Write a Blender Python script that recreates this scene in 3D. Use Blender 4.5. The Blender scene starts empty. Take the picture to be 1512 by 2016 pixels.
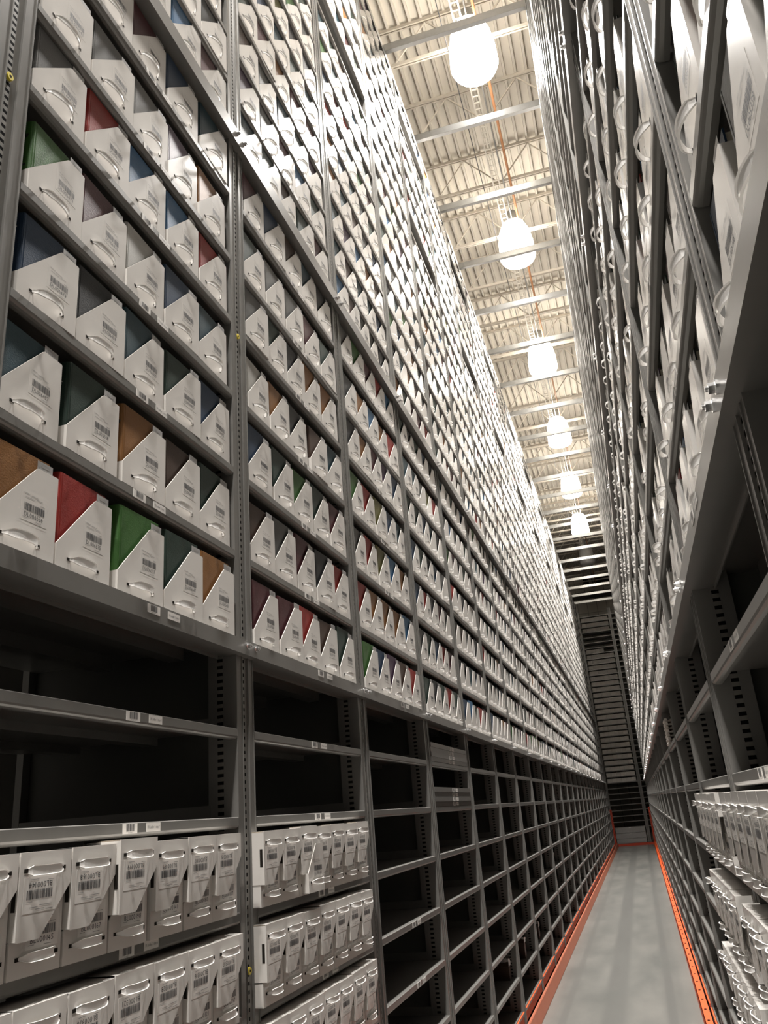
import bpy, math, random
import numpy as np
from mathutils import Vector, Matrix, Euler

# ------------------------------------------------------------------ camera
sc = bpy.context.scene
H = 1.95                                   # eye height above the aisle floor
F, PITCH, YAW, ROLL = 1606.84, .3572788, .2603836, -.0837696
def _rot():
    cp, sp = math.cos(PITCH), math.sin(PITCH); cy, sy = math.cos(YAW), math.sin(YAW); cr, sr = math.cos(ROLL), math.sin(ROLL)
    B = np.array([[1, 0, 0], [0, 0, -1], [0, 1, 0]], float)
    Rz = np.array([[cy, sy, 0], [-sy, cy, 0], [0, 0, 1]]); Rx = np.array([[1, 0, 0], [0, cp, sp], [0, -sp, cp]])
    Rr = np.array([[cr, -sr, 0], [sr, cr, 0], [0, 0, 1]])
    return Rr @ Rx @ B @ Rz
RC = _rot()
cam_d = bpy.data.cameras.new('camera'); cam = bpy.data.objects.new('camera', cam_d); sc.collection.objects.link(cam)
cam_d.sensor_width = 36; cam_d.sensor_fit = 'AUTO'; cam_d.lens = F / 2016 * 36; cam_d.clip_start = .02; cam_d.clip_end = 200
M = Matrix([[RC[0][i], -RC[1][i], -RC[2][i]] for i in range(3)]).to_4x4(); M.translation = (0, 0, H)
cam.matrix_world = M
sc.camera = cam
# ------------------------------------------------------------------ exposure, world, lamps
sc.view_settings.view_transform = 'Standard'; sc.view_settings.look = 'None'; sc.view_settings.gamma = 1
sc.view_settings.use_curve_mapping = False; sc.view_settings.exposure = 0.5
sc.cycles.max_bounces = 6; sc.cycles.diffuse_bounces = 5; sc.cycles.glossy_bounces = 3
sc.cycles.use_denoising = True; sc.cycles.sample_clamp_indirect = 4
w = bpy.data.worlds.new('world'); sc.world = w; w.use_nodes = True
w.node_tree.nodes['Background'].inputs[0].default_value = (.9, .92, 1, 1); w.node_tree.nodes['Background'].inputs[1].default_value = .004
LAMP_X, LAMP_Z = -.45, H + 9.4
LAMP_Y = [8.2 + 4.2 * k for k in range(-5, 6)]
LAMP_W = 2450.0
for ly in LAMP_Y:
    ld = bpy.data.lights.new('high_bay_light', 'SPOT'); ld.energy = LAMP_W; ld.color = (1, .965, .925); ld.shadow_soft_size = .2
    ld.spot_size = math.radians(112); ld.spot_blend = 1.0
    lo = bpy.data.objects.new('high_bay_light', ld); lo.location = (LAMP_X, ly, LAMP_Z - .56); sc.collection.objects.link(lo)

rnd = random.Random(11)
def px(x, y, z):
    c = RC @ np.array([x, y, z - H]); return (756 + F * c[0] / c[2], 1008 + F * c[1] / c[2], c[2])

# ------------------------------------------------------------------ materials
def mat(name, col, rough=.5, metal=0., spec=.5, noise=0., nscale=8., bump=0., bscale=60., coat=0.):
    m = bpy.data.materials.new(name); m.use_nodes = True; nt = m.node_tree; b = nt.nodes['Principled BSDF']
    b.inputs['Base Color'].default_value = (*col, 1); b.inputs['Roughness'].default_value = rough
    b.inputs['Metallic'].default_value = metal; b.inputs['Specular IOR Level'].default_value = spec
    b.inputs['Coat Weight'].default_value = coat
    tc = nt.nodes.new('ShaderNodeTexCoord')
    if noise:
        n = nt.nodes.new('ShaderNodeTexNoise'); n.inputs['Scale'].default_value = nscale; n.inputs['Detail'].default_value = 5
        nt.links.new(tc.outputs['Object'], n.inputs['Vector'])
        r = nt.nodes.new('ShaderNodeMapRange'); r.inputs[3].default_value = 1 - noise; r.inputs[4].default_value = 1 + noise
        nt.links.new(n.outputs['Fac'], r.inputs[0])
        mx = nt.nodes.new('ShaderNodeVectorMath'); mx.operation = 'SCALE'; mx.inputs[0].default_value = col
        nt.links.new(r.outputs[0], mx.inputs['Scale']); nt.links.new(mx.outputs[0], b.inputs['Base Color'])
    if bump:
        n2 = nt.nodes.new('ShaderNodeTexNoise'); n2.inputs['Scale'].default_value = bscale; n2.inputs['Detail'].default_value = 3
        nt.links.new(tc.outputs['Object'], n2.inputs['Vector'])
        bp = nt.nodes.new('ShaderNodeBump'); bp.inputs['Strength'].default_value = bump; bp.inputs['Distance'].default_value = .002
        nt.links.new(n2.outputs['Fac'], bp.inputs['Height']); nt.links.new(bp.outputs[0], b.inputs['Normal'])
    return m
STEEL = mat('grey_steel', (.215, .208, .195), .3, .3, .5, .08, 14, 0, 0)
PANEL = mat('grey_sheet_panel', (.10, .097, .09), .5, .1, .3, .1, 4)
GALV = mat('galvanised_steel', (.42, .42, .41), .3, .6, .5, .12, 20)
BOLT = mat('zinc_bolt', (.8, .8, .8), .18, 1.)
BOARD = mat('white_board', (.70, .67, .63), .21, 0, .5, .03, 6, .08, 25)
PAPER = mat('label_paper', (.76, .73, .69), .5, 0, .4)
INK = mat('black_ink', (.06, .06, .065), .5)
PALEINK = mat('pale_ink', (.62, .6, .56), .5)
MIDINK = mat('grey_ink', (.3, .29, .28), .5)
DARK = mat('dark_slot', (.02, .017, .014), .9, 0, .1)
STRAP = mat('white_plastic_strap', (.93, .91, .88), .3, 0, .5)
CREAM = mat('cream_painted_deck', (.76, .71, .63), .6, 0, .3, .03, 3)
JOIST = mat('cream_painted_joist', (.66, .60, .52), .55, 0, .3, .04, 5)
ORANGE = mat('orange_paint', (.72, .10, .022), .6, 0, .25, .06, 9)
ORANGE2 = mat('scuffed_orange_paint', (.42, .135, .075), .45, 0, .4, .1, 7)
RED = mat('red_paint', (.55, .065, .03), .45, 0, .5, .06, 9)
PIPE = mat('orange_pipe', (.70, .34, .17), .5)
WALL = mat('wall_panel', (.36, .335, .29), .75, 0, .3, .06, 1.2)
DARKWALL = mat('dark_wall', (.10, .095, .09), .85, 0, .2, .06, 1.2)
CARD = mat('grey_tray_board', (.8, .75, .69), .5, 0, .4, .05, 5)
PAGES = mat('page_block', (.66, .60, .48), .8, 0, .2)
YELLOW = mat('yellow_plastic', (.75, .60, .05), .4)
TAG = mat('index_tag_card', (.36, .355, .345), .35)
GOLD = mat('pale_lettering', (.68, .66, .6), .4)
BLK = mat('black_lettering', (.02, .02, .02), .5)
def emis(name, col, s):
    m = bpy.data.materials.new(name); m.use_nodes = True; b = m.node_tree.nodes['Principled BSDF']
    b.inputs['Base Color'].default_value = (*col, 1); b.inputs['Emission Color'].default_value = (*col, 1); b.inputs['Emission Strength'].default_value = s
    return m
GLOW = emis('glowing_refractor', (1, .93, .82), 13.)
# perforated strip: square punched holes every 25 mm
def perf_mat():
    m = mat('perforated_steel', (.21, .2, .18), .4, .2, .4); nt = m.node_tree; b = nt.nodes['Principled BSDF']
    tc = nt.nodes.new('ShaderNodeTexCoord'); sp = nt.nodes.new('ShaderNodeSeparateXYZ'); nt.links.new(tc.outputs['Object'], sp.inputs[0])
    mu = nt.nodes.new('ShaderNodeMath'); mu.operation = 'MULTIPLY'; mu.inputs[1].default_value = 1 / .025; nt.links.new(sp.outputs['Z'], mu.inputs[0])
    fr = nt.nodes.new('ShaderNodeMath'); fr.operation = 'FRACT'; nt.links.new(mu.outputs[0], fr.inputs[0])
    lt = nt.nodes.new('ShaderNodeMath'); lt.operation = 'LESS_THAN'; lt.inputs[1].default_value = .46; nt.links.new(fr.outputs[0], lt.inputs[0])
    mx = nt.nodes.new('ShaderNodeMix'); mx.data_type = 'RGBA'; mx.inputs[6].default_value = (.21, .2, .18, 1); mx.inputs[7].default_value = (.008, .008, .008, 1)
    nt.links.new(lt.outputs[0], mx.inputs[0]); nt.links.new(mx.outputs[2], b.inputs['Base Color'])
    iv = nt.nodes.new('ShaderNodeMath'); iv.operation = 'MULTIPLY_ADD'; iv.inputs[1].default_value = -.5; iv.inputs[2].default_value = .5
    nt.links.new(lt.outputs[0], iv.inputs[0]); nt.links.new(iv.outputs[0], b.inputs['Specular IOR Level'])
    return m
PERF = perf_mat()
def floor_mat():
    m = mat('polished_concrete', (.3, .3, .28), .32, 0, .5); nt = m.node_tree; b = nt.nodes['Principled BSDF']
    tc = nt.nodes.new('ShaderNodeTexCoord'); sp = nt.nodes.new('ShaderNodeSeparateXYZ'); nt.links.new(tc.outputs['Object'], sp.inputs[0])
    mp = nt.nodes.new('ShaderNodeMapping'); mp.inputs['Scale'].default_value = (1.6, .55, 1); nt.links.new(tc.outputs['Object'], mp.inputs[0])
    n = nt.nodes.new('ShaderNodeTexNoise'); n.inputs['Scale'].default_value = 1.3; n.inputs['Detail'].default_value = 7; n.inputs['Roughness'].default_value = .6
    nt.links.new(mp.outputs[0], n.inputs['Vector'])
    cr = nt.nodes.new('ShaderNodeValToRGB'); nt.links.new(n.outputs['Fac'], cr.inputs[0])
    cr.color_ramp.elements[0].position = .3; cr.color_ramp.elements[0].color = (.12, .122, .112, 1)
    cr.color_ramp.elements[1].position = .72; cr.color_ramp.elements[1].color = (.20, .193, .176, 1)
    # tyre tracks worn along the aisle
    last = cr.outputs[0]
    for x0, wd, k in ((-.60, .15, .62), (-.06, .06, .5), (-1.08, .05, .35), (-.03, .14, .25)):
        s = nt.nodes.new('ShaderNodeMath'); s.operation = 'SUBTRACT'; s.inputs[1].default_value = x0; nt.links.new(sp.outputs['X'], s.inputs[0])
        ab = nt.nodes.new('ShaderNodeMath'); ab.operation = 'ABSOLUTE'; nt.links.new(s.outputs[0], ab.inputs[0])
        mr = nt.nodes.new('ShaderNodeMapRange'); mr.interpolation_type = 'SMOOTHSTEP'; mr.inputs[1].default_value = wd * .45; mr.inputs[2].default_value = wd; mr.inputs[3].default_value = k; mr.inputs[4].default_value = 0
        nt.links.new(ab.outputs[0], mr.inputs[0])
        n3 = nt.nodes.new('ShaderNodeMath'); n3.operation = 'MULTIPLY'; nt.links.new(mr.outputs[0], n3.inputs[0])
        nn = nt.nodes.new('ShaderNodeMapRange'); nn.inputs[1].default_value = .25; nn.inputs[2].default_value = .6; nt.links.new(n.outputs['Fac'], nn.inputs[0]); nt.links.new(nn.outputs[0], n3.inputs[1])
        mx = nt.nodes.new('ShaderNodeMix'); mx.data_type = 'RGBA'; mx.inputs[7].default_value = (.09, .09, .085, 1)
        nt.links.new(n3.outputs[0], mx.inputs[0]); nt.links.new(last, mx.inputs[6]); last = mx.outputs[2]
    nt.links.new(last, b.inputs['Base Color'])
    return m
FLOOR = floor_mat()
BOOKCOL = {'navy blue': (.022, .045, .085), 'dark green': (.022, .042, .032), 'maroon': (.075, .02, .024), 'dark brown': (.062, .036, .025),
           'black': (.018, .019, .02), 'dark teal': (.018, .05, .065), 'red': (.27, .024, .018), 'tan brown': (.24, .11, .035), 'grey': (.10, .10, .095),
           'blue': (.035, .12, .24), 'green': (.045, .125, .028), 'pale grey': (.42, .41, .38), 'olive': (.12, .11, .03), 'purple': (.06, .03, .06)}
CWEIGHT = [('navy blue', 9), ('dark green', 14), ('maroon', 10), ('dark brown', 8), ('black', 13), ('dark teal', 8), ('red', 4), ('tan brown', 6), ('grey', 9), ('blue', 3), ('green', 2), ('pale grey', 3), ('olive', 1), ('purple', 3)]
BOOKM = {k: mat('cloth_' + k.replace(' ', '_'), c, .42, 0, .35, .12, 30, .25, 260) for k, c in BOOKCOL.items()}
BKEYS = list(BOOKCOL)
def rcol():
    t = rnd.uniform(0, sum(x for _, x in CWEIGHT))
    for k, x in CWEIGHT:
        t -= x
        if t <= 0: return k
    return 'black'

# ------------------------------------------------------------------ mesh helper
class MB:
    def __init__(s): s.v = []; s.f = []; s.m = []
    def quad(s, pts, mi=0):
        i = len(s.v); s.v += [tuple(p) for p in pts]; s.f.append(tuple(range(i, i + len(pts)))); s.m.append(mi)
    def box(s, a, b, mi=0):
        x0, y0, z0 = a; x1, y1, z1 = b; i = len(s.v)
        s.v += [(x0, y0, z0), (x1, y0, z0), (x1, y1, z0), (x0, y1, z0), (x0, y0, z1), (x1, y0, z1), (x1, y1, z1), (x0, y1, z1)]
        for q in ((0, 3, 2, 1), (4, 5, 6, 7), (0, 1, 5, 4), (1, 2, 6, 5), (2, 3, 7, 6), (3, 0, 4, 7)):
            s.f.append(tuple(i + k for k in q)); s.m.append(mi)
    def prism(s, pts, y0, y1, mi=0):                       # profile in x,z, counter-clockwise seen from -y
        n = len(pts); i = len(s.v)
        s.v += [(x, y0, z) for x, z in pts] + [(x, y1, z) for x, z in pts]
        s.f.append(tuple(range(i, i + n))); s.m.append(mi); s.f.append(tuple(range(i + 2 * n - 1, i + n - 1, -1))); s.m.append(mi)
        for k in range(n):
            j = (k + 1) % n; s.f.append((i + k, i + n + k, i + n + j, i + j)); s.m.append(mi)
    def bar(s, a, b, w, h=None, mi=0, up=(0, 0, 1)):
        a = Vector(a); b = Vector(b); d = (b - a); L = d.length; d.normalize(); u = Vector(up)
        if abs(d.dot(u)) > .95: u = Vector((1, 0, 0))
        r = d.cross(u).normalized(); u = r.cross(d).normalized(); h = h or w; i = len(s.v)
        for p in (a, b):
            for q, t in ((-1, -1), (1, -1), (1, 1), (-1, 1)): s.v.append(tuple(p + r * w / 2 * q + u * h / 2 * t))
        for q in ((0, 1, 2, 3), (7, 6, 5, 4), (0, 4, 5, 1), (1, 5, 6, 2), (2, 6, 7, 3), (3, 7, 4, 0)):
            s.f.append(tuple(i + k for k in q)); s.m.append(mi)
    def tube(s, a, b, r, n=12, mi=0, r2=None, cap=True):
        a = Vector(a); b = Vector(b); d = (b - a).normalized(); u = Vector((0, 0, 1))
        if abs(d.dot(u)) > .95: u = Vector((1, 0, 0))
        e = d.cross(u).normalized(); g = e.cross(d); i = len(s.v); r2 = r if r2 is None else r2
        for p, rr in ((a, r), (b, r2)):
            for k in range(n):
                t = 2 * math.pi * k / n; s.v.append(tuple(p + e * math.cos(t) * rr + g * math.sin(t) * rr))
        for k in range(n):
            j = (k + 1) % n; s.f.append((i + k, i + j, i + n + j, i + n + k)); s.m.append(mi)
        if cap:
            s.f.append(tuple(i + k for k in reversed(range(n)))); s.m.append(mi); s.f.append(tuple(i + n + k for k in range(n))); s.m.append(mi)
    def lathe(s, prof, cx, cy, n=24, mi=0):
        i = len(s.v)
        for r, z in prof:
            for k in range(n):
                t = 2 * math.pi * k / n; s.v.append((cx + r * math.cos(t), cy + r * math.sin(t), z))
        for a in range(len(prof) - 1):
            for k in range(n):
                j = (k + 1) % n; s.f.append((i + a * n + k, i + a * n + j, i + (a + 1) * n + j, i + (a + 1) * n + k)); s.m.append(mi)
    def xf(s, other, fn):                                   # append another MB through a point function
        i = len(s.v); s.v += [fn(p) for p in other.v]; s.f += [tuple(i + k for k in f) for f in other.f]; s.m += other.m
    def mesh(s, name, mats, smooth=False):
        me = bpy.data.meshes.new(name); me.from_pydata(s.v, [], s.f)
        for m in mats: me.materials.append(m)
        if len(mats) > 1: me.polygons.foreach_set('material_index', s.m)
        if smooth: me.polygons.foreach_set('use_smooth', [True] * len(s.f))
        me.update(); return me
COL = sc.collection.objects
def link(name, me, parent=None, loc=(0, 0, 0), rz=0.):
    o = bpy.data.objects.new(name, me); COL.link(o); o.location = loc; o.rotation_euler = (0, 0, rz)
    if parent is not None: o.parent = parent
    return o
def tag(o, label, cat, group=None):
    n = len(label.split())
    if not 4 <= n <= 16: print('LABEL LENGTH', n, label)
    o['label'] = label; o['category'] = cat
    if group: o['group'] = group
    return o
def struct(name, me, loc=(0, 0, 0)):
    o = link(name, me, None, loc); o['kind'] = 'structure'; return o
ORD = ['first', 'second', 'third', 'fourth', 'fifth', 'sixth', 'seventh', 'eighth', 'ninth', 'tenth', 'eleventh', 'twelfth', 'thirteenth', 'fourteenth', 'fifteenth', 'sixteenth', 'seventeenth', 'eighteenth', 'nineteenth', 'twentieth']
def od(n):
    n += 1
    if n <= 20: return ORD[n - 1]
    t = {2: 'twenty', 3: 'thirty', 4: 'forty'}[n // 10]
    return t + '-' + ORD[n % 10 - 1] if n % 10 else {2: 'twentieth', 3: 'thirtieth', 4: 'fortieth'}[n // 10]

# glyphs from Blender's own built-in font, cached as triangles
_G = {}
def glyph(ch):
    if ch not in _G:
        cu = bpy.data.curves.new('t', 'FONT'); cu.body = ch; cu.resolution_u = 2; ob = bpy.data.objects.new('t', cu); COL.link(ob)
        dg = bpy.context.evaluated_depsgraph_get(); dg.update(); ev = ob.evaluated_get(dg); me = ev.to_mesh()
        V = [(v.co.x, v.co.y) for v in me.vertices]; Fc = [tuple(p.vertices) for p in me.polygons]
        ev.to_mesh_clear(); bpy.data.objects.remove(ob); bpy.data.curves.remove(cu)
        wd = (max(x for x, _ in V) + .08) if V else .3
        _G[ch] = (V, Fc, wd)
    return _G[ch]
def text(mb, s, x, z, width, height, y, mi=1):
    tot = sum(glyph(c)[2] for c in s); kx = width / tot; kz = height / .73; cx = 0
    for c in s:
        V, Fc, wd = glyph(c); i = len(mb.v)
        mb.v += [(x + (cx + a) * kx, y, z + b * kz) for a, b in V]
        mb.f += [tuple(i + k for k in f) for f in Fc]; mb.m += [mi] * len(Fc); cx += wd
def bars(mb, x0, x1, z0, z1, y, seed, mi=1):
    r = random.Random(seed); x = x0
    while x < x1 - .0008:
        wd = r.choice((.0009, .0009, .0018, .0027)); g = r.choice((.0009, .0009, .0018))
        e = min(x + wd, x1); mb.quad([(x, y, z0), (e, y, z0), (e, y, z1), (x, y, z1)], mi); x = e + g

# ------------------------------------------------------------------ rack geometry (local frame: x along the face, -y towards the aisle, z up)
BAY = 1.4
XL, XR = -1.319, .269
N = 25; NBOX = 23
def YL(b): return 1.365 + BAY * b
def place(side, b):
    return ((XL, YL(b), 0), math.pi / 2) if side == 'left' else ((XR, YL(b) + BAY, 0), -math.pi / 2)
def wpt(side, b, x, y, z):
    return (XL - y, YL(b) + x, z) if side == 'left' else (XR + y, YL(b) + BAY - x, z)
SH = [-1.70, -1.43, -1.135, -.84, -.548, -.252, .041, .334, .650, .998, 1.344, 1.685, 2.04, 2.36, 2.725, 3.105] + [3.105 + .305 * k for k in range(1, 17)]
SH = [H + z for z in SH]
L0, L1 = 8, 15                           # ledge levels
TOPZ = H + 8.02
def levelname(i):
    if i == L0: return 'the lower ledge'
    if i == L1: return 'the upper ledge'
    if i < L0: return od(L0 - 1 - i) + ' shelf below lower ledge'
    if i < L1: return od(i - L0 - 1) + ' shelf above lower ledge'
    return od(i - L1 - 1) + ' shelf above upper ledge'
def bayname(side, b):
    return od(b if side == 'left' else b + 1) + ' bay of ' + side + ' rack'

# ---- uprights
def upright_meshes(z0, z1, cut):
    a = MB()
    for u0, u1 in ((-.07, -.02), (.025, .068)):
        a.box((u0, 0, z0), (u1, .003, z1)); a.box((u0, .003, z0), (u0 + .003, .11, z1)); a.box((u1 - .003, .003, z0), (u1, .11, z1))
        a.box((u0 - .0, -.003, z0), (u0 + .004, 0, z1)); a.box((u1 - .004, -.003, z0), (u1, 0, z1))
    a.box((-.02, .004, z0), (.025, .006, z1))
    p = MB()
    p.box((-.016, .0028, z0), (.002, .004, z1))
    p.box((-.0715, .052, z0), (-.07, .074, z1)); p.box((.068, .052, z0), (.0695, .074, z1))
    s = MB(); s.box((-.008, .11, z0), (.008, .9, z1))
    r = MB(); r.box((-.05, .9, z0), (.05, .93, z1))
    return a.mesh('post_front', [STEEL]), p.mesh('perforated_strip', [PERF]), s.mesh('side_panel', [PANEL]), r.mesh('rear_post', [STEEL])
UP = upright_meshes(0.02, TOPZ, None)
def upright(loc, rz, label, group, meshes=UP, extra=True):
    o = link('rack_upright', None, None, loc, rz); tag(o, label, 'rack upright', group)
    for me in meshes: link(me.name.split('.')[0], me, o)
    return o
for b in range(0, N + 1):
    upright((XL, YL(b), 0), math.pi / 2, 'double grey steel upright starting the ' + bayname('left', b) if b < N else 'double grey steel upright ending the left rack', 'perforated uprights of the left rack')
for b in range(-1, N + 1):
    upright((XR, YL(b), 0), -math.pi / 2, 'double grey steel upright starting the ' + bayname('right', b) if b < N else 'double grey steel upright ending the right rack', 'perforated uprights of the right rack')

# ---- shelves
def shelf_mb(full=True, top=0.):
    a = MB(); u0, u1 = .071, 1.329
    a.box((u0, 0, top - .003), (u1, .9, top)); P = [(0, 0), (-.003, -.002), (-.003, -.026), (-.001, -.031), (.004, -.035), (.012, -.037), (.024, -.037)]
    for (ya, za), (yb, zb) in zip(P, P[1:]): a.quad([(u0, ya, top + za), (u0, yb, top + zb), (u1, yb, top + zb), (u1, ya, top + za)])
    a.quad([(u0, y, top + z) for y, z in P] + [(u0, .024, top - .003), (u0, 0, top - .003)]); a.quad(([(u1, y, top + z) for y, z in P] + [(u1, .024, top - .003), (u1, 0, top - .003)])[::-1])
    if full:
        for y in (.3, .62): a.box((u0 + .02, y, top - .03), (u1 - .02, y + .06, top - .003))
        for u in (u0, u1 - .002): a.box((u, .1, top), (u + .002, .88, top + .045))
    return a
SHELF = shelf_mb().mesh('steel_shelf', [STEEL])
def shelf_label(kind, txt, seed):
    a = MB()
    if kind == 'b':
        a.box((.644, -.0042, -.028), (.712, -.003, -.002), 0); bars(a, .660, .698, -.022, -.003, -.0045, seed); text(a, '%05d' % (seed % 99999), .668, -.027, .02, .003, -.0045)
    else:
        a.box((.758, -.0042, -.026), (.829, -.003, -.003), 0); text(a, txt, .761, -.0175, .064, .0075, -.0045)
    return a.mesh('shelf_label', [PAPER, INK])
cands = []
for side in ('left', 'right'):
    for b in range(0 if side == 'left' else -1, N):
        for i in range(len(SH)):
            if i in (L0, L1): continue
            p0 = px(*wpt(side, b, .07, 0, SH[i])); p1 = px(*wpt(side, b, 1.33, 0, SH[i]))
            if p0[2] < .2 or p1[2] < .2: ar = 0
            else:
                inside = [p for p in (p0, p1, ((p0[0] + p1[0]) / 2, (p0[1] + p1[1]) / 2, 1)) if -20 < p[0] < 1532 and -20 < p[1] < 2036]
                L = math.hypot(p0[0] - p1[0], p0[1] - p1[1]); ar = L * .033 * F / ((p0[2] + p1[2]) / 2) if inside else 0
            cands.append((ar, side, b, i))
cands.sort(key=lambda t: -t[0])
far_sh = {'left': MB(), 'right': MB()}
lightm = shelf_mb(False)
for k, (ar, side, b, i) in enumerate(cands):
    if k < 290:
        loc, rz = place(side, b); loc = (loc[0], loc[1], SH[i])
        o = link('steel_shelf', SHELF, None, loc, rz)
        tag(o, 'grey steel shelf, ' + levelname(i) + ', ' + bayname(side, b), 'shelf', 'steel shelves in the ' + side + ' rack')
        if ar > 1400:
            if i < L0: t = '1 R Ladder 2 step %d' % (i + 1)
            elif i < L1: t = '1 R Ladder 3 step %d' % (i - L0 + 1)
            else: t = '1 R Ladder 4 step %d' % (i - L1 + 1)
            link('shelf_label', shelf_label('b', '', 1000 + k * 37), o)['label'] = 'white barcode label'
            link('shelf_label', shelf_label('t', t, 0), o)['label'] = 'white text label'
    else:
        mb = far_sh[side]; mb.xf(lightm, lambda p: wpt(side, b, p[0], p[1], p[2] + SH[i]))
for side in far_sh:
    o = link('distant_shelves', far_sh[side].mesh('distant_shelves', [STEEL])); o['kind'] = 'stuff'
    tag(o, 'remaining grey steel shelves of the ' + side + ' rack, high up and far down the aisle', 'shelves')

# ---- ledge beams with zinc bolts
def ledge_mesh(h):
    a = MB(); a.box((0, -.030, -h), (1.4, -.026, .004)); a.box((0, -.026, -.0), (1.4, .9, .004)); a.box((0, -.026, -h), (1.4, .06, -h + .004))
    a.box((.09, .2, -.05), (1.31, .26, 0)); a.box((.09, .5, -.05), (1.31, .56, 0)); a.box((.09, .06, -h - .012), (1.31, .064, -h + .004))
    
    return a.mesh('ledge_beam', [STEEL])
LB = {L0: ledge_mesh(.05), L1: ledge_mesh(.08)}
def bolt_mesh():
    a = MB(); a.tube((0, -.030, 0), (0, -.034, 0), .013, 14); a.tube((0, -.034, 0), (0, -.045, 0), .0095, 6); a.tube((0, -.045, 0), (0, -.050, 0), .005, 10)
    return a.mesh('hex_bolt', [BOLT])
BM = bolt_mesh()
for side in ('left', 'right'):
    for b in range(0 if side == 'left' else -1, N):
        for lv in (L0, L1):
            loc, rz = place(side, b); o = link('ledge_beam', LB[lv], None, (loc[0], loc[1], SH[lv] - .004), rz)
            tag(o, 'bolted grey ledge beam, ' + ('lower' if lv == L0 else 'upper') + ' ledge, ' + bayname(side, b), 'ledge beam', 'bolted ledge beams of the ' + side + ' rack')
            for u in (.035, 1.365): bo = link('hex_bolt', BM, o, (u, 0, -.0125 - .004 if lv == L0 else -.03)); bo['label'] = 'shiny zinc hex bolt'
            if lv == L0 and (side, b) in (('left', 0), ('left', 1), ('left', 2), ('right', 0), ('right', -1)):
                for kd in ('b', 't'):
                    c = link('shelf_label', shelf_label(kd, '1 R Ladder 3 step 1', 77 + b), o, (.05, -.0275, 0)); c['label'] = 'white label'

# ---- slipcase boxes and bound volumes
W1, H1, HL1, D1 = .236, .237, .067, .092
def profile(w, h, hl, ft): return [(0, 0), (w, 0), (w, h - .002), (w - .004, h), (w - ft, h), (w - ft - .006, h - .004), (0, hl)]
def slip_mb(w, h, hl, ft, d, simple=False, slot=True, sy=.028):
    a = MB(); t = .003; P = profile(w, h, hl, ft)
    a.prism(P, 0, t); 
    if not simple: a.prism(P, d - t, d)
    a.box((0, t, 0), (t, d - t, hl)); a.box((w - t, t, 0), (w, d - t, h - .002)); a.box((0, t, 0), (w, d - t, t))
    if slot: a.box((w - .001, sy, h - .115), (w + .0006, sy + .010, h - .058), 1)
    return a
def strap_mb(u0, u1, v, hw, bulge, segs=14, curl=0.):
    a = MB(); n = segs
    a.box((u0 - .010, -.0006, v - .0045), (u0 + .006, .0008, v + .0035), 1); a.box((u1 - .004, -.0006, v - .0045), (u1 + .012, .0008, v + .0035), 1)
    top = []; 
    for k in range(n + 1):
        t = k / n; u = u0 + (u1 - u0) * t
        y = -bulge * (math.sin(math.pi * min(1, max(0, t))) ** .55)
        if t < .18: w = hw * (.28 + .72 * (t / .18))
        elif t > .93: w = hw * (.55 + .45 * (1 - t) / .07)
        else: w = hw
        top.append((u, y, v, w))
    for k in range(n):
        (ua, ya, va, wa), (ub, yb, vb, wb) = top[k], top[k + 1]; th = .0016
        q = [(ua, ya, va - wa), (ub, yb, vb - wb), (ub, yb, vb + wb), (ua, ya, va + wa)]
        r = [(ua, ya + th, va - wa), (ub, yb + th, vb - wb), (ub, yb + th, vb + wb), (ua, ya + th, va + wa)]
        a.quad(q); a.quad(list(reversed(r))); a.quad([q[0], r[0], r[1], q[1]]); a.quad([q[3], q[2], r[2], r[3]])
        # raised rims of the moulded strap
        for s in (-1, 1):
            a.quad([(ua, ya - .003, va + s * wa), (ub, yb - .003, vb + s * wb), (ub, yb, vb + s * (wb - .0012)), (ua, ya, va + s * (wa - .0012))])
            a.quad([(ua, ya - .003, va + s * wa), (ua, ya + th, va + s * wa), (ub, yb + th, vb + s * wb), (ub, yb - .003, vb + s * wb)])
    return a
def label_mb(u0, v0, w, h, code, seed, y=-.0003, sheet=None):
    a = MB(); a.box((u0, y, v0), (u0 + w, 0, v0 + h), 0); y -= .0003
    bars(a, u0 + w * .12, u0 + w * .9, v0 + h * .36, v0 + h * .62, y, seed, 1)
    if code: text(a, code, u0 + w * .12, v0 + h * .15, w * .74, h * .17, y, 1)
    for (x0, x1, z0) in ((.08, .3, .93), (.34, .62, .9), (.12, .5, .8), (.55, .8, .84), (.72, .9, .68), (.08, .26, .1), (.55, .8, .06)):
        a.quad([(u0 + w * x0, y, v0 + h * z0), (u0 + w * x1, y, v0 + h * z0), (u0 + w * x1, y, v0 + h * (z0 + .018)), (u0 + w * x0, y, v0 + h * (z0 + .018))], 2)
    a.quad([(u0 - w * .12, y, v0 - h * .06), (u0 + w * .98, y, v0 - h * .06), (u0 + w * .98, y, v0 - h * .045), (u0 - w * .12, y, v0 - h * .045)], 3)
    return a.mesh('barcode_label', [sheet or BOARD, INK, MIDINK, PALEINK])
SLIP = slip_mb(W1, H1, HL1, .075, D1).mesh('slipcase_box', [BOARD, DARK])
STR1 = [strap_mb(.055, .172, .036, .0118, bl).mesh('handle', [STRAP, DARK]) for bl in (.018, .023, .027, .032)]
STRL = strap_mb(.052, .17, .026, .0085, .045).mesh('handle', [STRAP, DARK])
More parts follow.
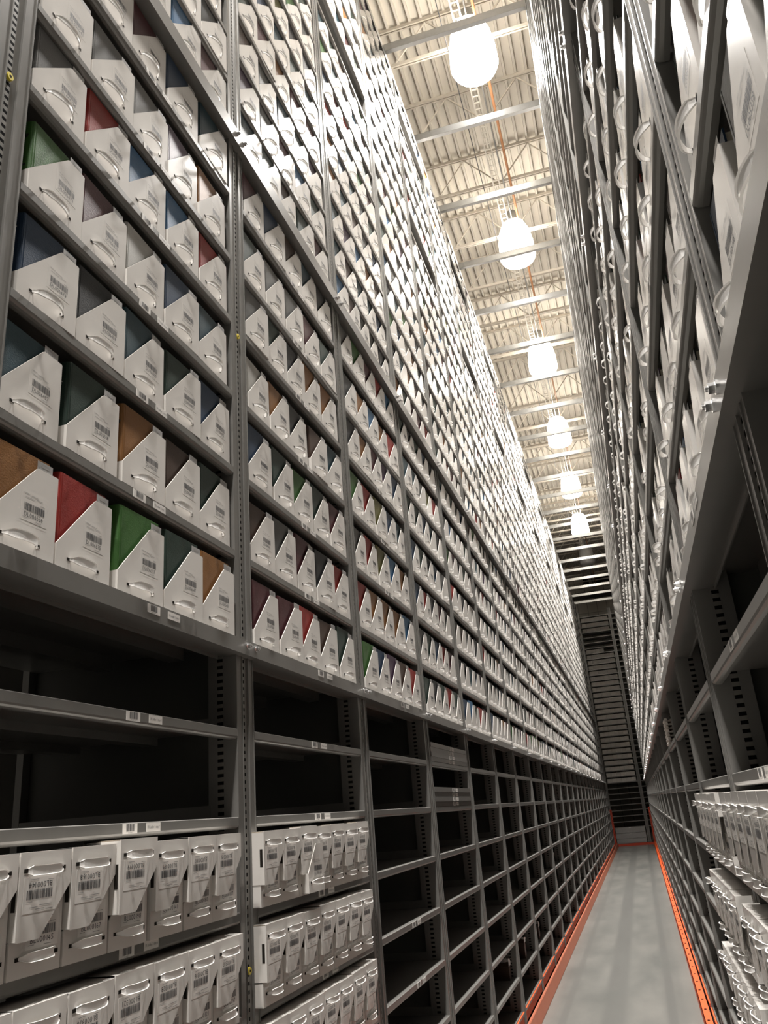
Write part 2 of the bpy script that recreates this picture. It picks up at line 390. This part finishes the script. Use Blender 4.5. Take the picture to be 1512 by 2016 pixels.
def book_mb(d, hgt, w=.206):
    a = MB(); t = .0032; yb = .014
    a.box((.004, yb, 0), (w, yb + t, hgt), 0); a.box((.004, yb + d - t, 0), (w, yb + d, hgt), 0)
    # rounded spine, facing the near side
    n = 7; r = d / 2; prev = None
    for k in range(n + 1):
        th = math.pi * k / n; p = (.006 - .009 * math.sin(th), yb + r - r * math.cos(th))
        if prev: a.quad([(prev[0], prev[1], 0), (p[0], p[1], 0), (p[0], p[1], hgt), (prev[0], prev[1], hgt)], 0); a.quad([(prev[0], prev[1], hgt), (p[0], p[1], hgt), (.008, yb + r, hgt)], 0)
        prev = p
    a.box((.0115, yb - .0006, .001), (.0135, yb + .0002, hgt - .001), 0)
    return a
def page_mb(d, hgt, w=.206): a = MB(); a.box((.008, .018, .003), (w - .005, .010 + d, hgt - .005)); return a
BD = [.036, .048, .06]
BOOKMESH = {(c, j): book_mb(BD[j], (.268, .257, .272)[j]).mesh('book_' + c.replace(' ', '_'), [BOOKM[c]]) for c in BKEYS for j in range(3)}
PAGEMESH = [page_mb(BD[j], (.268, .257, .272)[j]).mesh('page_block', [PAGES]) for j in range(3)]
def tag_mesh():
    a = MB(); a.box((.152, .0045, .226), (.208, .0050, .2575), 0); y = .0042
    a.quad([(.165, y, .243), (.197, y, .243), (.197, y, .251), (.165, y, .251)], 1); a.quad([(.165, y, .237), (.19, y, .237), (.19, y, .2395), (.165, y, .2395)], 1)
    a.quad([(.154, y, .234), (.159, y, .234), (.157, y, .242)], 2)
    return a.mesh('index_tag', [TAG, MIDINK, INK])
TAGM = tag_mesh()
def letter_mesh(kind, mt):
    a = MB(); x = -.0036
    for z0, z1, ww in (((.2, .206, .016), (.208, .211, .02), (.1, .104, .014), (.03, .034, .02)) if kind == 0 else ((.225, .228, .022), (.215, .221, .012), (.15, .155, .018), (.145, .147, .018), (.06, .072, .01))):
        a.box((x, .014 + BD[1] / 2 - ww / 2, z0), (x + .003, .014 + BD[1] / 2 + ww / 2, z1))
    return a.mesh('spine_lettering', [mt])
LET = [letter_mesh(0, GOLD), letter_mesh(1, GOLD), letter_mesh(0, BLK)]

NEARCOL = {  # (bay, level offset from lower ledge) -> colours seen in the photo, left rack
 (0, 0): ['tan brown', 'red', 'green', 'dark green', 'tan brown'], (0, 1): ['dark teal', 'dark green', 'tan brown', 'dark brown', 'dark green'],
 (0, 2): ['navy blue', 'black', 'dark teal', 'dark green', 'navy blue'], (0, 3): ['green', 'maroon', 'pale grey', 'navy blue', 'dark teal'],
 (0, 4): ['grey', 'red', 'blue', 'blue', 'red'], (0, 5): ['black', 'grey', 'grey', 'purple', 'tan brown'], (0, 6): ['dark green', 'dark teal', 'maroon', 'navy blue', 'dark teal'],
 (0, 7): ['grey', 'black', 'blue', 'blue', 'maroon'], (1, 0): ['maroon', 'maroon', 'red', 'dark brown', 'dark green'], (1, 1): ['dark brown', 'grey', 'maroon', 'black', 'red'],
 (1, 2): ['navy blue', 'dark green', 'green', 'dark green', 'maroon'], (1, 3): ['pale grey', 'tan brown', 'black', 'dark brown', 'dark teal'],
 (1, 4): ['grey', 'dark green', 'black', 'tan brown', 'tan brown'], (1, 5): ['dark green', 'grey', 'grey', 'maroon', 'dark green'], (1, 6): ['maroon', 'navy blue', 'dark brown', 'dark teal', 'black'],
 (2, 0): ['green', 'navy blue', 'purple', 'dark brown', 'red'], (2, 1): ['red', 'tan brown', 'tan brown', 'tan brown', 'blue'], (2, 2): ['grey', 'red', 'olive', 'blue', 'tan brown'],
 (3, 0): ['dark green', 'black', 'dark green', 'red', 'dark green'], (4, 0): ['navy blue', 'blue', 'dark green', 'red', 'maroon'], (3, 1): ['grey', 'dark green', 'navy blue', 'red', 'maroon']}
CODES = {(0, 0): ['006536', '006535', '006557', '006647', '006540'], (0, 1): ['006497', '006518', '006530', '006510', '006481'],
         (0, 2): ['006479', '006489', '006500', '006483', '006492'], (0, 3): ['006471', '006470', '006521', '006477', '006499']}
SLOTU = {0: [.05, .296, .568, .817, 1.058], 1: [.058, .322, .586, .832, 1.072]}
def slots(side, b, i):
    r = random.Random(b * 131 + i * 17 + (7 if side == 'left' else 3))
    if side == 'left' and b == 0 and i - L0 in SLOTU: return SLOTU[i - L0]
    g = [r.random() ** 2 + .02 for _ in range(6)]; s = (1.256 - 5 * W1 - .015) / sum(g); out = []; u = .072
    for k in range(5): u += g[k] * s; out.append(u); u += W1
    return out
cells = []
for side in ('left', 'right'):
    for b in range(0 if side == 'left' else -1, NBOX):
        for i in range(L0, len(SH) - 1):
            if b >= 2 and b % 2 == 0 and i in (24, 29): continue              # sprinkler cells stay empty
            cols = NEARCOL.get((b, i - L0)) if side == 'left' else None
            for j, u in enumerate(slots(side, b, i)):
                c = cols[j] if cols else rcol(); z = SH[i]
                if side == 'right' and rnd.random() < .05: continue
                pts = [px(*wpt(side, b, u + q, yy, z + h)) for q, yy, h in ((0, 0, 0), (W1, 0, 0), (W1, 0, H1), (W1 - .07, 0, H1), (0, 0, HL1))]
                if min(p[2] for p in pts) < .2: ar = 0
                else:
                    x = [p[0] for p in pts]; y = [p[1] for p in pts]; ar = abs(sum(x[k] * y[(k + 1) % 5] - x[(k + 1) % 5] * y[k] for k in range(5))) / 2
                    if side == 'right': ar *= 1.6
                    if not any(-10 < p[0] < 1522 and -10 < p[1] < 2026 for p in pts): ar = 0
                cells.append((ar, side, b, i, j, u, c))
cells.sort(key=lambda t: -t[0])
far_box = {'left': MB(), 'right': MB()}; far_book = {'left': MB(), 'right': MB()}
simple = slip_mb(W1, H1, HL1, .075, .07, True)
def simple_strap():
    a = MB(); v = .036; P = [(.052, 0, .003), (.075, -.02, .0085), (.115, -.027, .0085), (.155, -.02, .0085), (.176, 0, .006)]
    for k in range(4):
        (a0, y0, w0), (a1, y1, w1) = P[k], P[k + 1]; a.quad([(a0, y0, v - w0), (a1, y1, v - w1), (a1, y1, v + w1), (a0, y0, v + w0)], 2)
    a.quad([(.176, -.0005, v - .004), (.19, -.0005, v - .004), (.19, -.0005, v + .004), (.176, -.0005, v + .004)], 1)
    return a
sstrap = simple_strap()
for k, (ar, side, b, i, j, u, c) in enumerate(cells):
    loc, rz = place(side, b); dy = rnd.uniform(-.004, .003) - (.010 if i == L0 else 0) + ((.009 if SH[i] < H + 3.0 else .04) if side == 'right' else 0); r = random.Random(k * 7 + 1); yaw = r.gauss(0, .016)
    if k < 300:
        wp = wpt(side, b, u, dy, SH[i] + .0005); o = link('slipcase_box', SLIP, None, wp, rz + yaw)
        where = od(j) + ' on ' + levelname(i) + ', ' + bayname(side, b)
        code = CODES.get((b, i - L0), [None] * 5)[j] if side == 'left' else None
        if code: lab = 'white slipcase box marked DL' + code + ', holding a ' + c + ' book, left rack'
        else: lab = 'white slipcase box ' + where
        tag(o, lab, 'box', 'white slipcase boxes on the ' + side + ' rack')
        code = 'DL' + (code or '00%04d' % r.randint(5100, 6900))
        link('handle', STR1[r.randrange(4)], o); lb = link('barcode_label', label_mb(.110, .088, .092, .075, code, 50 + k), o)
        bj = r.randrange(3) if ar < 30000 else (1 if r.random() < .6 else 2)
        bk = link('book', BOOKMESH[(c, bj)], None, wpt(side, b, u + r.uniform(.010, .02), dy, SH[i] + .0045), rz + yaw)
        tag(bk, c + ' book, ' + where, 'book', 'bound volumes in the slipcase boxes of the ' + side + ' rack')
        link('page_block', PAGEMESH[bj], bk); link('index_tag', TAGM, bk)
        if r.random() < .55 and ar > 900: link('spine_lettering', LET[2 if c in ('red', 'green', 'tan brown', 'pale grey') else r.randrange(2)], bk, (0, 0 if bj == 1 else (.006 if bj == 2 else -.006), 0))
    else:
        cy_, sy_ = math.cos(yaw), math.sin(yaw)
        fn = lambda p: wpt(side, b, u + p[0] * cy_ - p[1] * sy_, dy + p[0] * sy_ + p[1] * cy_, SH[i] + .0005 + p[2])
        far_box[side].xf(simple, fn)
        if b < 14 or (side == 'right' and SH[i] < H + 3.0): far_box[side].xf(sstrap, fn)
        bm = far_book[side]; i0 = len(bm.m); t = MB(); hh = r.choice((.255, .262, .268)); t.box((.012, .014, .004), (.212, .06, hh)); bm.xf(t, fn)
        for q in range(i0, len(bm.m)): bm.m[q] = BKEYS.index(c)
for side in ('left', 'right'):
    o = link('distant_slipcase_boxes', far_box[side].mesh('distant_slipcase_boxes', [BOARD, DARK, STRAP])); o['kind'] = 'stuff'
    tag(o, 'remaining white slipcase boxes filling the far and upper shelves of the ' + side + ' rack', 'boxes')
    o = link('distant_books', far_book[side].mesh('distant_books', [BOOKM[c] for c in BKEYS])); o['kind'] = 'stuff'
    tag(o, 'remaining bound volumes in the far and upper boxes of the ' + side + ' rack', 'books')

# ---- paired document boxes, the upper one upside down over the lower one
W2, H2, HL2, D2 = .170, .172, .07, .11
LOWB = slip_mb(W2 - .004, H2, HL2, .072, D2 - .012, sy=.008).mesh('document_box', [BOARD, DARK])
STR2 = [strap_mb(.03, .145, .037, .0098, bl).mesh('handle', [STRAP, DARK]) for bl in (.014, .018, .022)]
def flip(me_src, name, w, dz):
    me = me_src.copy(); me.name = name
    me.transform(Matrix.Translation((w, 0, dz)) @ Matrix.Rotation(math.pi, 4, 'Y')); return me
TOPB = flip(slip_mb(W2, H2, HL2, .072, D2, sy=.006).mesh('t', [BOARD, DARK]), 'cover_box', W2, H2)
STR2F = [flip(m, 'handle', W2, H2) for m in STR2]
BLTOP = {('left', 0, 5): ['000143', '000144', '000168', '000199', '000189', '000187', '000315'], ('left', 0, 4): ['000312', '000319', '000320', '000321', '000328', '000316', '000333']}
BLLOW = {('left', 0, 5): ['000150', '000145', '000167', '000198', '000141', '000080', '000107']}
def blrow(side, b, i, us):
    for j, u in enumerate(us):
        r = random.Random(b * 77 + i * 13 + j + (900 if side == 'right' else 0)); loc, rz = place(side, b)
        where = od(j) + ' on ' + levelname(i) + ', ' + bayname(side, b)
        c = BLLOW.get((side, b, i), [None] * 9)[j] or '000%03d' % r.randint(100, 400)
        named = (side, b, i) in BLLOW
        lo = link('document_box', LOWB, None, wpt(side, b, u + .002, -.032, SH[i] + .0005), rz)
        tag(lo, ('white document box BL' + c + ', upright and half covered, left rack') if named else 'upright document box ' + where, 'box', 'white document boxes stored in pairs')
        link('handle', STR2[r.randrange(3)], lo); link('barcode_label', label_mb(.05, .05, .105, .07, 'BL' + c, r.randint(0, 999), sheet=PAPER), lo)
        t = BLTOP.get((side, b, i), [None] * 9)[j]; named = t is not None; t = t or '000%03d' % r.randint(100, 400)
        dz = r.uniform(-.002, .003) + (.008 if (side, b, i, j) == ('left', 0, 5, 3) else 0)
        if (side, b, i, j) == ('left', 1, 5, 2): dz = .004
        o = link('document_box', TOPB, None, wpt(side, b, u, -.048 - (.012 if dz > .005 else 0), SH[i] + .070 + dz), rz)
        tag(o, ('white document box turned upside down with inverted code BL' + t) if named else 'inverted document box ' + where, 'box', 'white document boxes stored in pairs')
        link('handle', STR2F[r.randrange(3)], o)
        lm = label_mb(.05, .05, .105, .07, 'BL' + t, r.randint(0, 999), sheet=PAPER); lm.transform(Matrix.Translation((W2, 0, H2)) @ Matrix.Rotation(math.pi, 4, 'Y')); link('barcode_label', lm, o)
blrow('left', 0, 5, [.03, .205, .380, .553, .738, .913, 1.08])
blrow('left', 0, 4, [.04, .215, .392, .566, .742, .915, 1.085])
for i in (5, 4, 3): blrow('left', 1, i, [.028 + .171 * k for k in range(7)])
for b, i, u0, n in ((0, 5, .03, 7), (0, 4, .03, 7), (0, 3, .03, 7), (0, 2, .03, 7), (1, 5, .22, 6), (1, 4, .20, 6), (1, 3, .07, 7), (1, 2, .06, 7)):
    blrow('right', b, i, [u0 + .174 * k for k in range(n)])
# one loose slipcase stood in front in the second bay
wp = wpt('left', 1, .40, -.060, SH[5] + .006)
o = link('document_box', LOWB, None, wp, math.pi / 2); tag(o, 'white document box upright in front of the pairs, second bay of left rack', 'box', 'white document boxes stored in pairs')
link('handle', STR2[1], o); link('barcode_label', label_mb(.05, .05, .105, .07, 'BL000188', 5), o)

# ---- spare shelf panels piled in the fourth bay of the left rack
for i, n in ((7, 4), (6, 4)):
    for k in range(n):
        a = MB(); a.box((.075, .0, 0), (1.325, .88, .003)); a.box((.075, -.003, -.028), (1.325, 0, .003)); a.box((.075, 0, -.028), (1.325, .02, -.026))
        m = a.mesh('spare_shelf', [STEEL]); loc, rz = place('left', 3); o = link('spare_shelf', m, None, (loc[0] + .004 * (k % 2), loc[1], SH[i] + .029 + .0315 * k), rz)
        tag(o, 'spare grey shelf panel, ' + od(k) + ' from bottom of the ' + ('upper' if i == 7 else 'lower') + ' pile, left rack', 'shelf panel', 'spare shelf panels piled in the left rack')
        for kd in ('b', 't'): link('shelf_label', shelf_label(kd, '1 R Ladder 2 step %d' % (k + 1), 300 + k), o)

# ---- folded board blanks bundled on a right hand shelf
for k in range(7):
    a = MB(); w = .30
    for s in range(4): a.box((.02 + s * .004, .01 * s, .004 * s), (w, .4, .004 * s + .002))
    a.tube((.02, .0, .012), (w, .0, .012), .013, 10)
    loc, rz = place('right', 3); o = link('cardboard_bundle', a.mesh('cardboard_bundle', [CARD]), None, wpt('right', 3, .15 + .02 * (k % 2), .0, SH[7] + .002 + .027 * k), rz)
    tag(o, 'folded pale board bundle, ' + od(k) + ' from the bottom of the pile on the right rack', 'cardboard', 'folded board bundles on the right rack')

# ---- wrapped bundles standing on the low shelves of the left rack
for q, (b, u, i, hh) in enumerate(((4, 1.18, 1, .16), (5, .22, 1, .17), (5, .86, 1, .19), (6, .7, 1, .17), (8, .6, 3, .16))):
    a = MB(); r = random.Random(q + 5); loc = wpt('left', b, u, .06, SH[i])
    a.prism([(0, 0), (.10, 0), (.098, hh - .04), (.09, hh - .02), (.012, hh - .02), (.0, hh - .05)], 0, .22, 0)
    o = link('wrapped_bundle', a.mesh('wrapped_bundle', [BOOKM['dark brown']]), None, loc, math.pi / 2)
    tag(o, 'dark bundle with crumpled white wrapping on a low shelf, ' + od(q) + ' along the left rack', 'bundle', 'wrapped bundles low in the left rack')
    c = MB(); n, m = 7, 5; g = [[(.0 + .1 * x / (n - 1), -.004 + .07 * y / (m - 1) + r.uniform(-.006, .006), hh - .018 + r.uniform(0, .03) * (1 if 0 < x < n - 1 else .3)) for x in range(n)] for y in range(m)]
    for y in range(m - 1):
        for x in range(n - 1): c.quad([g[y][x], g[y][x + 1], g[y + 1][x + 1], g[y + 1][x]])
    for x in range(n - 1): c.quad([(g[0][x][0], -.003, hh - .05), (g[0][x + 1][0], -.003, hh - .05), g[0][x + 1], g[0][x]])
    link('crumpled_wrapping', c.mesh('crumpled_wrapping', [STRAP]), o)['label'] = 'crumpled white wrapping'

# ---- sprinklers in the open cells
def sprinkler(side, b, i):
    z = SH[i + 1] - .01; p = wpt(side, b, .95, .12, 0)
    a = MB(); a.tube((0, 0, 0), (0, 0, -.05), .012, 10); a.tube((0, 0, -.05), (0, 0, -.06), .03, 14); a.bar((.018, 0, -.02), (.018, 0, -.06), .004); a.bar((-.018, 0, -.02), (-.018, 0, -.06), .004)
    o = link('sprinkler', a.mesh('sprinkler', [BOLT]), None, (p[0], p[1], z), 0)
    tag(o, 'sprinkler head over the empty ' + levelname(i) + ', ' + bayname(side, b), 'sprinkler', 'in-rack sprinkler heads')
for b in (2, 4, 6): sprinkler('left', b, 24)

# ---- diagonal braces at the back of the bays
for side in ('left', 'right'):
    for b in range(0 if side == 'left' else -1, 6):
        a = MB(); r = 1 if b % 2 == 0 else -1
        for z0 in (.1, 1.3):
            a.bar((.06 if r > 0 else 1.34, .935, z0 + 1.15), (1.34 if r > 0 else .06, .935, z0), .035, .003, up=(0, 1, 0))
        loc, rz = place(side, b); o = link('diagonal_brace', a.mesh('diagonal_brace', [STEEL]), None, loc, rz)
        tag(o, 'thin flat steel brace across the back of the ' + bayname(side, b), 'brace', 'diagonal braces behind the shelves')
# yellow clips in the perforations
for (b, z) in ((0, H + 1.979), (1, H + 1.98), (1, H - .432)):
    a = MB(); a.tube((0, -.004, 0), (0, .006, 0), .0115, 20); a.tube((0, -.0045, 0), (0, -.004, 0), .004, 10, 1)
    p = (XL + .001, YL(b) - .007, z); o = link('post_clip', a.mesh('post_clip', [YELLOW, DARK]), None, p, math.pi / 2)
    tag(o, 'round yellow plastic clip on the ' + ('near left edge upright' if b == 0 else ('upright after the first bay, high up' if z > H else 'upright after the first bay, low down')), 'clip', 'yellow clips on the uprights')

# ---- rack top rails and tie beams
for side, X in (('left', XL), ('right', XR)):
    s = -1 if side == 'left' else 1
    a = MB(); y0, y1 = YL(0 if side == 'left' else -1), YL(N)
    a.box((min(X, X + s * .05), y0, TOPZ), (max(X, X + s * .05), y1, TOPZ + .004)); a.box((min(X - s * .004, X), y0, TOPZ - .09), (max(X - s * .004, X), y1, TOPZ + .004))
    o = link('top_rail', a.mesh('top_rail', [GALV])); tag(o, 'long galvanised rail along the top edge of the ' + side + ' rack', 'rail')
TIE = MB(); TIE.box((-.9, 0, -.10), (.9, .004, 0)); TIE.box((-.9, 0, -.004), (.9, .05, 0)); TIE.box((-.9, 0, -.10), (.9, .05, -.096))
TIEM = TIE.mesh('tie_beam', [GALV])
for k in range(-2, 22):
    y = 2.52 + BAY * (k + 3)
    o = link('tie_beam', TIEM, None, ((XL + XR) / 2, y - BAY * 0, H + 8.2)); tag(o, 'galvanised cross beam joining the rack tops, ' + (od(k) + ' nearest in view' if k >= 0 else od(-k - 1) + ' one before those in view'), 'beam', 'cross beams between the rack tops')

# ------------------------------------------------------------------ building shell
Y0, Y1, XA, XB, ZC = -16., 40.7, -5.2, 4.2, H + 10.55
def slab(name, a, b, m): q = MB(); q.box(a, b); return struct(name, q.mesh(name, [m]))
slab('floor', (XA, Y0, -.2), (XB, Y1, 0), FLOOR)
slab('wall_left', (XA - .2, Y0, 0), (XA, Y1, ZC), DARKWALL); slab('wall_right', (XB, Y0, 0), (XB + .2, Y1, ZC), DARKWALL); slab('wall_back', (XA, Y0 - .2, 0), (XB, Y0, ZC), DARKWALL)
def panel_wall():
    m = mat('panel_wall', (.36, .335, .29), .75, 0, .3); nt = m.node_tree; b = nt.nodes['Principled BSDF']; tc = nt.nodes.new('ShaderNodeTexCoord')
    mp = nt.nodes.new('ShaderNodeMapping'); mp.inputs['Rotation'].default_value = (math.pi / 2, 0, 0); nt.links.new(tc.outputs['Object'], mp.inputs[0])
    br = nt.nodes.new('ShaderNodeTexBrick'); br.offset = 0; br.inputs['Scale'].default_value = 1; br.inputs['Brick Width'].default_value = .46; br.inputs['Row Height'].default_value = .62; br.inputs['Mortar Size'].default_value = .012
    br.inputs['Color1'].default_value = (.74, .7, .62, 1); br.inputs['Color2'].default_value = (.7, .66, .58, 1); br.inputs['Mortar'].default_value = (.34, .32, .28, 1)
    nt.links.new(mp.outputs[0], br.inputs['Vector']); nt.links.new(br.outputs['Color'], b.inputs['Base Color']); return m
slab('wall_front', (XA, Y1, 0), (XB, Y1 + .2, ZC), panel_wall())
slab('trim_1', (XA, Y1 - .12, H + 9.3), (XB, Y1, H + 9.62), DARKWALL)
# corrugated roof deck, ribs along the aisle
a = MB(); x = XA; p = .165
while x < XB:
    for (q0, z0), (q1, z1) in zip([(0, .055), (.118, .055), (.125, 0), (.158, 0)], [(.118, .055), (.125, 0), (.158, 0), (.165, .055)]):
        a.quad([(x + q0, Y0, ZC + z0), (x + q0, Y1, ZC + z0), (x + q1, Y1, ZC + z1), (x + q1, Y0, ZC + z1)])
    x += p
a.box((XA, Y0, ZC + .065), (XB, Y1, ZC + .2))
struct('ceiling', a.mesh('ceiling', [CREAM]))
# roof joists
def joist_mesh():
    a = MB(); x0, x1 = -5., 4.
    for s in (-.03, .008):
        a.box((x0, s, -.05), (x1, s + .022, -.045)); a.box((x0, s + (0 if s < 0 else .018), -.045), (x1, s + (.004 if s < 0 else .022), .0))
        a.box((x0, s, -.74), (x1, s + .022, -.735)); a.box((x0, s + (0 if s < 0 else .018), -.735), (x1, s + (.004 if s < 0 else .022), -.69))
    x = -1.05 - 3.3
    while x < 3.6:
        a.bar((x, 0, -.06), (x + .55, 0, -.735), .018); a.bar((x + .55, 0, -.735), (x + 1.1, 0, -.06), .018); x += 1.1
    return a.mesh('roof_joist', [JOIST])
JM = joist_mesh()
for k in range(-17, 23):
    y = 8.45 + 1.4 * k
    if y > Y1 - .3: break
    o = link('roof_joist', JM, None, (0, y, ZC - .0)); tag(o, 'cream open-web roof joist, ' + (od(k) + ' nearest in view' if k >= 0 else od(-k - 1) + ' one before those in view'), 'roof joist', 'cream roof joists')
# services under the roof
def run(name, label, cat, x, z, r, m, y0=-5.5, y1=40.2):
    a = MB(); a.tube((x, y0, z), (x, y1, z), r, 12); tag(link(name, a.mesh(name, [m], True)), label, cat)
run('sprinkler_pipe', 'long orange pipe running under the roof joists above the aisle', 'pipe', -.33, ZC - .82, .02, PIPE)
run('conduit', 'thin grey conduit under the roof beside the orange pipe', 'conduit', -.44, ZC - .80, .012, GALV)
run('black_cable', 'thin dark cable hanging below the roof joists over the aisle', 'cable', -.78, ZC - .78, .006, INK)
a = MB(); a.box((-.62, -5.5, ZC - .84), (-.60, 40, ZC - .78)); a.box((-.52, -5.5, ZC - .84), (-.50, 40, ZC - .78))
y = -5.4
while y < 40: a.box((-.6, y, ZC - .835), (-.52, y + .02, ZC - .825)); y += .12
tag(link('cable_tray', a.mesh('cable_tray', [CREAM])), 'pale ladder cable tray running above the row of lamps', 'cable tray')
# high-bay lamps
def lamp(y, k, on):
    o = link('high_bay_lamp', None, None, (LAMP_X, y, LAMP_Z)); tag(o, ('glowing ' if on else 'unlit ') + 'high-bay lamp hung over the aisle, ' + (od(k - 5) + ' nearest in view' if k >= 5 else od(4 - k) + ' one before those in view'), 'lamp', 'high-bay lamps in a row')
    a = MB(); a.lathe([(.05, .72), (.09, .7), (.11, .5), (.12, .46), (.001, .46)], 0, 0); a.lathe([(.001, .72), (.05, .72)], 0, 0)
    link('ballast_housing', a.mesh('ballast_housing', [GALV], True), o)
    a = MB(); a.lathe([(.12, .46), (.2, .42), (.27, .25), (.305, .02), (.315, -.26), (.29, -.32), (.2, -.35), (.001, -.36)], 0, 0, 32)
    link('refractor', a.mesh('refractor', [GLOW if on else TAG], True), o)
    a = MB(); a.tube((0, 0, .72), (0, 0, ZC - LAMP_Z - .7), .012, 8); a.bar((-.12, 0, ZC - LAMP_Z - .7), (.12, 0, ZC - LAMP_Z - .7), .05, .02); link('hanger_rod', a.mesh('hanger_rod', [GALV]), o)
for k, y in enumerate(LAMP_Y): lamp(y, k, True)
lamp(8.2 + 4.2 * 6, len(LAMP_Y), False)

# ------------------------------------------------------------------ orange guide rails and end guard
def rail(name, label, X, s, y0, y1, h, fl, m):
    a = MB(); a.box((min(X, X + s * .006), y0, 0), (max(X, X + s * .006), y1, h)); a.box((min(X, X + s * fl), y0, h - .006), (max(X, X + s * fl), y1, h))
    o = link(name, a.mesh(name, [m])); tag(o, label, 'rail')
    b_ = MB(); y = y0 + .2
    while y < y1 and len(b_.f) < 14 * 110: b_.tube((X + s * fl * .5, y, h), (X + s * fl * .5, y, h + .006), .011, 10); y += .40
    c = link('rail_bolts', b_.mesh('rail_bolts', [DARK]), o); c['kind'] = 'stuff'
    return o
a = MB(); P = [(-1.268, 0), (-1.268, .012), (-1.292, .125), (-1.30, .132), (-1.312, .132), (-1.312, 0)]; i = len(a.v)
a.prism([(x, z) for x, z in P][::-1], .2, 39.4)
o = link('guide_rail', a.mesh('guide_rail', [ORANGE2])); tag(o, 'salmon orange steel guide rail on the floor along the left rack', 'rail')
rail('guide_rail', 'bright orange bolted guide rail on the floor along the right rack', .195, 1, .2, 39.4, .13, .062, ORANGE)
for side in ('left', 'right'):
    for b in range(3 if side == 'left' else 2, N):
        a = MB(); a.box((.075, .0, .145), (1.325, .004, .25)); a.box((.075, -.012, .246), (1.325, .004, .25)); loc, rz = place(side, b)
        o = link('kick_plate', a.mesh('kick_plate', [ORANGE]), None, loc, rz); tag(o, 'orange kick plate low down in the ' + bayname(side, b), 'kick plate', 'orange kick plates under the racks')
YE = 39.4
for nm, x0 in (('left', -1.415), ('right', .21)):
    a = MB(); a.box((x0, YE - .25, 0), (x0 + .09, YE - .245, 1.5)); a.box((x0 if nm == 'left' else x0 + .085, YE - .25, 0), (x0 + .005 if nm == 'left' else x0 + .09, YE - .16, 1.5))
    for z in np.arange(.15, 1.45, .18): a.tube((x0 + .045, YE - .252, z), (x0 + .045, YE - .25, z), .012, 8, 1)
    o = link('guard_post', a.mesh('guard_post', [RED, DARK])); tag(o, 'red steel guard post at the far ' + nm + ' corner of the aisle', 'guard post', 'guard posts at the aisle end')
a = MB(); a.box((-1.32, YE - .25, 0), (.21, YE - .244, .10)); a.box((-1.32, YE - .25, .094), (.21, YE - .19, .10))
tag(link('end_guard_rail', a.mesh('end_guard_rail', [RED])), 'low red guard rail across the floor at the far end', 'rail')

# ------------------------------------------------------------------ rack across the far end
EUP = upright_meshes(0.02, H + 8.45, None)
for x, nm in ((-1.42, 'left'), (.05, 'middle'), (1.5, 'right')):
    upright((x, YE, 0), 0, 'tall grey upright at the ' + nm + ' of the rack across the aisle end', 'uprights of the end rack', EUP)
def eshelf(w):
    a = MB(); u0, u1 = .067, w - .069
    a.box((u0, 0, -.003), (u1, .9, 0)); a.box((u0, -.003, -.033), (u1, 0, 0)); a.box((u0, 0, -.033), (u1, .024, -.031)); a.box((u0, .4, -.03), (u1, .46, -.003))
    return a.mesh('end_rack_shelf', [STEEL])
ESH = [eshelf(1.47), eshelf(1.45)]
EZ = [H - 1.9 + .02] + [H - 1.2 + .2315 * k for k in range(8)] + [H + .65] + [H + .65 + .2505 * k for k in range(1, 31)]
for q, x0 in enumerate((-1.42, .05)):
    for k, z in enumerate(EZ):
        o = link('end_rack_shelf', ESH[q], None, (x0, YE, z)); tag(o, 'thin grey shelf of the far end rack, ' + od(k) + ' up, ' + ('main' if q == 0 else 'right') + ' bay', 'shelf', 'shelves of the end rack')
for k in range(3):
    z = .06 + .225 * k; a = MB(); a.box((.075, .0, z), (1.325, .004, z + .215)); a.box((.65, -.002, z + .19), (.75, 0, z + .212), 1)
    o = link('closing_panel', a.mesh('closing_panel', [GALV, PAPER]), None, (-1.385, YE - .005, 0)); tag(o, 'pale grey closing panel at the foot of the end rack, ' + od(k) + ' from the floor', 'panel', 'closing panels of the end rack')
a = MB()
a.box((0, 0, 0), (.2, .38, .003)); a.box((0, 0, 0), (.2, .003, .165)); a.box((0, .377, 0), (.2, .38, .165)); a.box((0, .003, .003), (.003, .377, .165)); a.box((.197, .003, .003), (.2, .377, .165)); a.box((-.0, -.002, .14), (.2, 0, .165))
TRAY = a.mesh('tray_box', [CARD])
for k, z in enumerate(EZ):
    if k < 9 or k in (9 + 24, 9 + 25, 9 + 26) or k > 9 + 29: continue
    for j in range(6):
        if k == 9 + 23 and j > 3: continue
        o = link('tray_box', TRAY, None, (-1.42 + .118 + .206 * j, YE + .004, z + .001)); tag(o, 'small greyish tray box on the rack across the aisle end', 'box', 'tray boxes on the end rack')
# vent high on the end wall
o = struct('window_1', (lambda q: (q.box((-.95, Y1 - .03, H + 10.02), (.35, Y1, H + 10.45)), q.mesh('window_1', [DARK]))[1])(MB()))
a = MB()
for x in (-.96, -.42, .33): a.box((x, Y1 - .05, H + 10.0), (x + .03, Y1 - .02, H + 10.46))
a.box((-.96, Y1 - .05, H + 9.99), (.36, Y1 - .02, H + 10.02)); a.box((-.96, Y1 - .05, H + 10.45), (.36, Y1 - .02, H + 10.48)); link('window_frame', a.mesh('window_frame', [JOIST]), o)
print('objects', len(sc.objects), 'cells', len(cells))
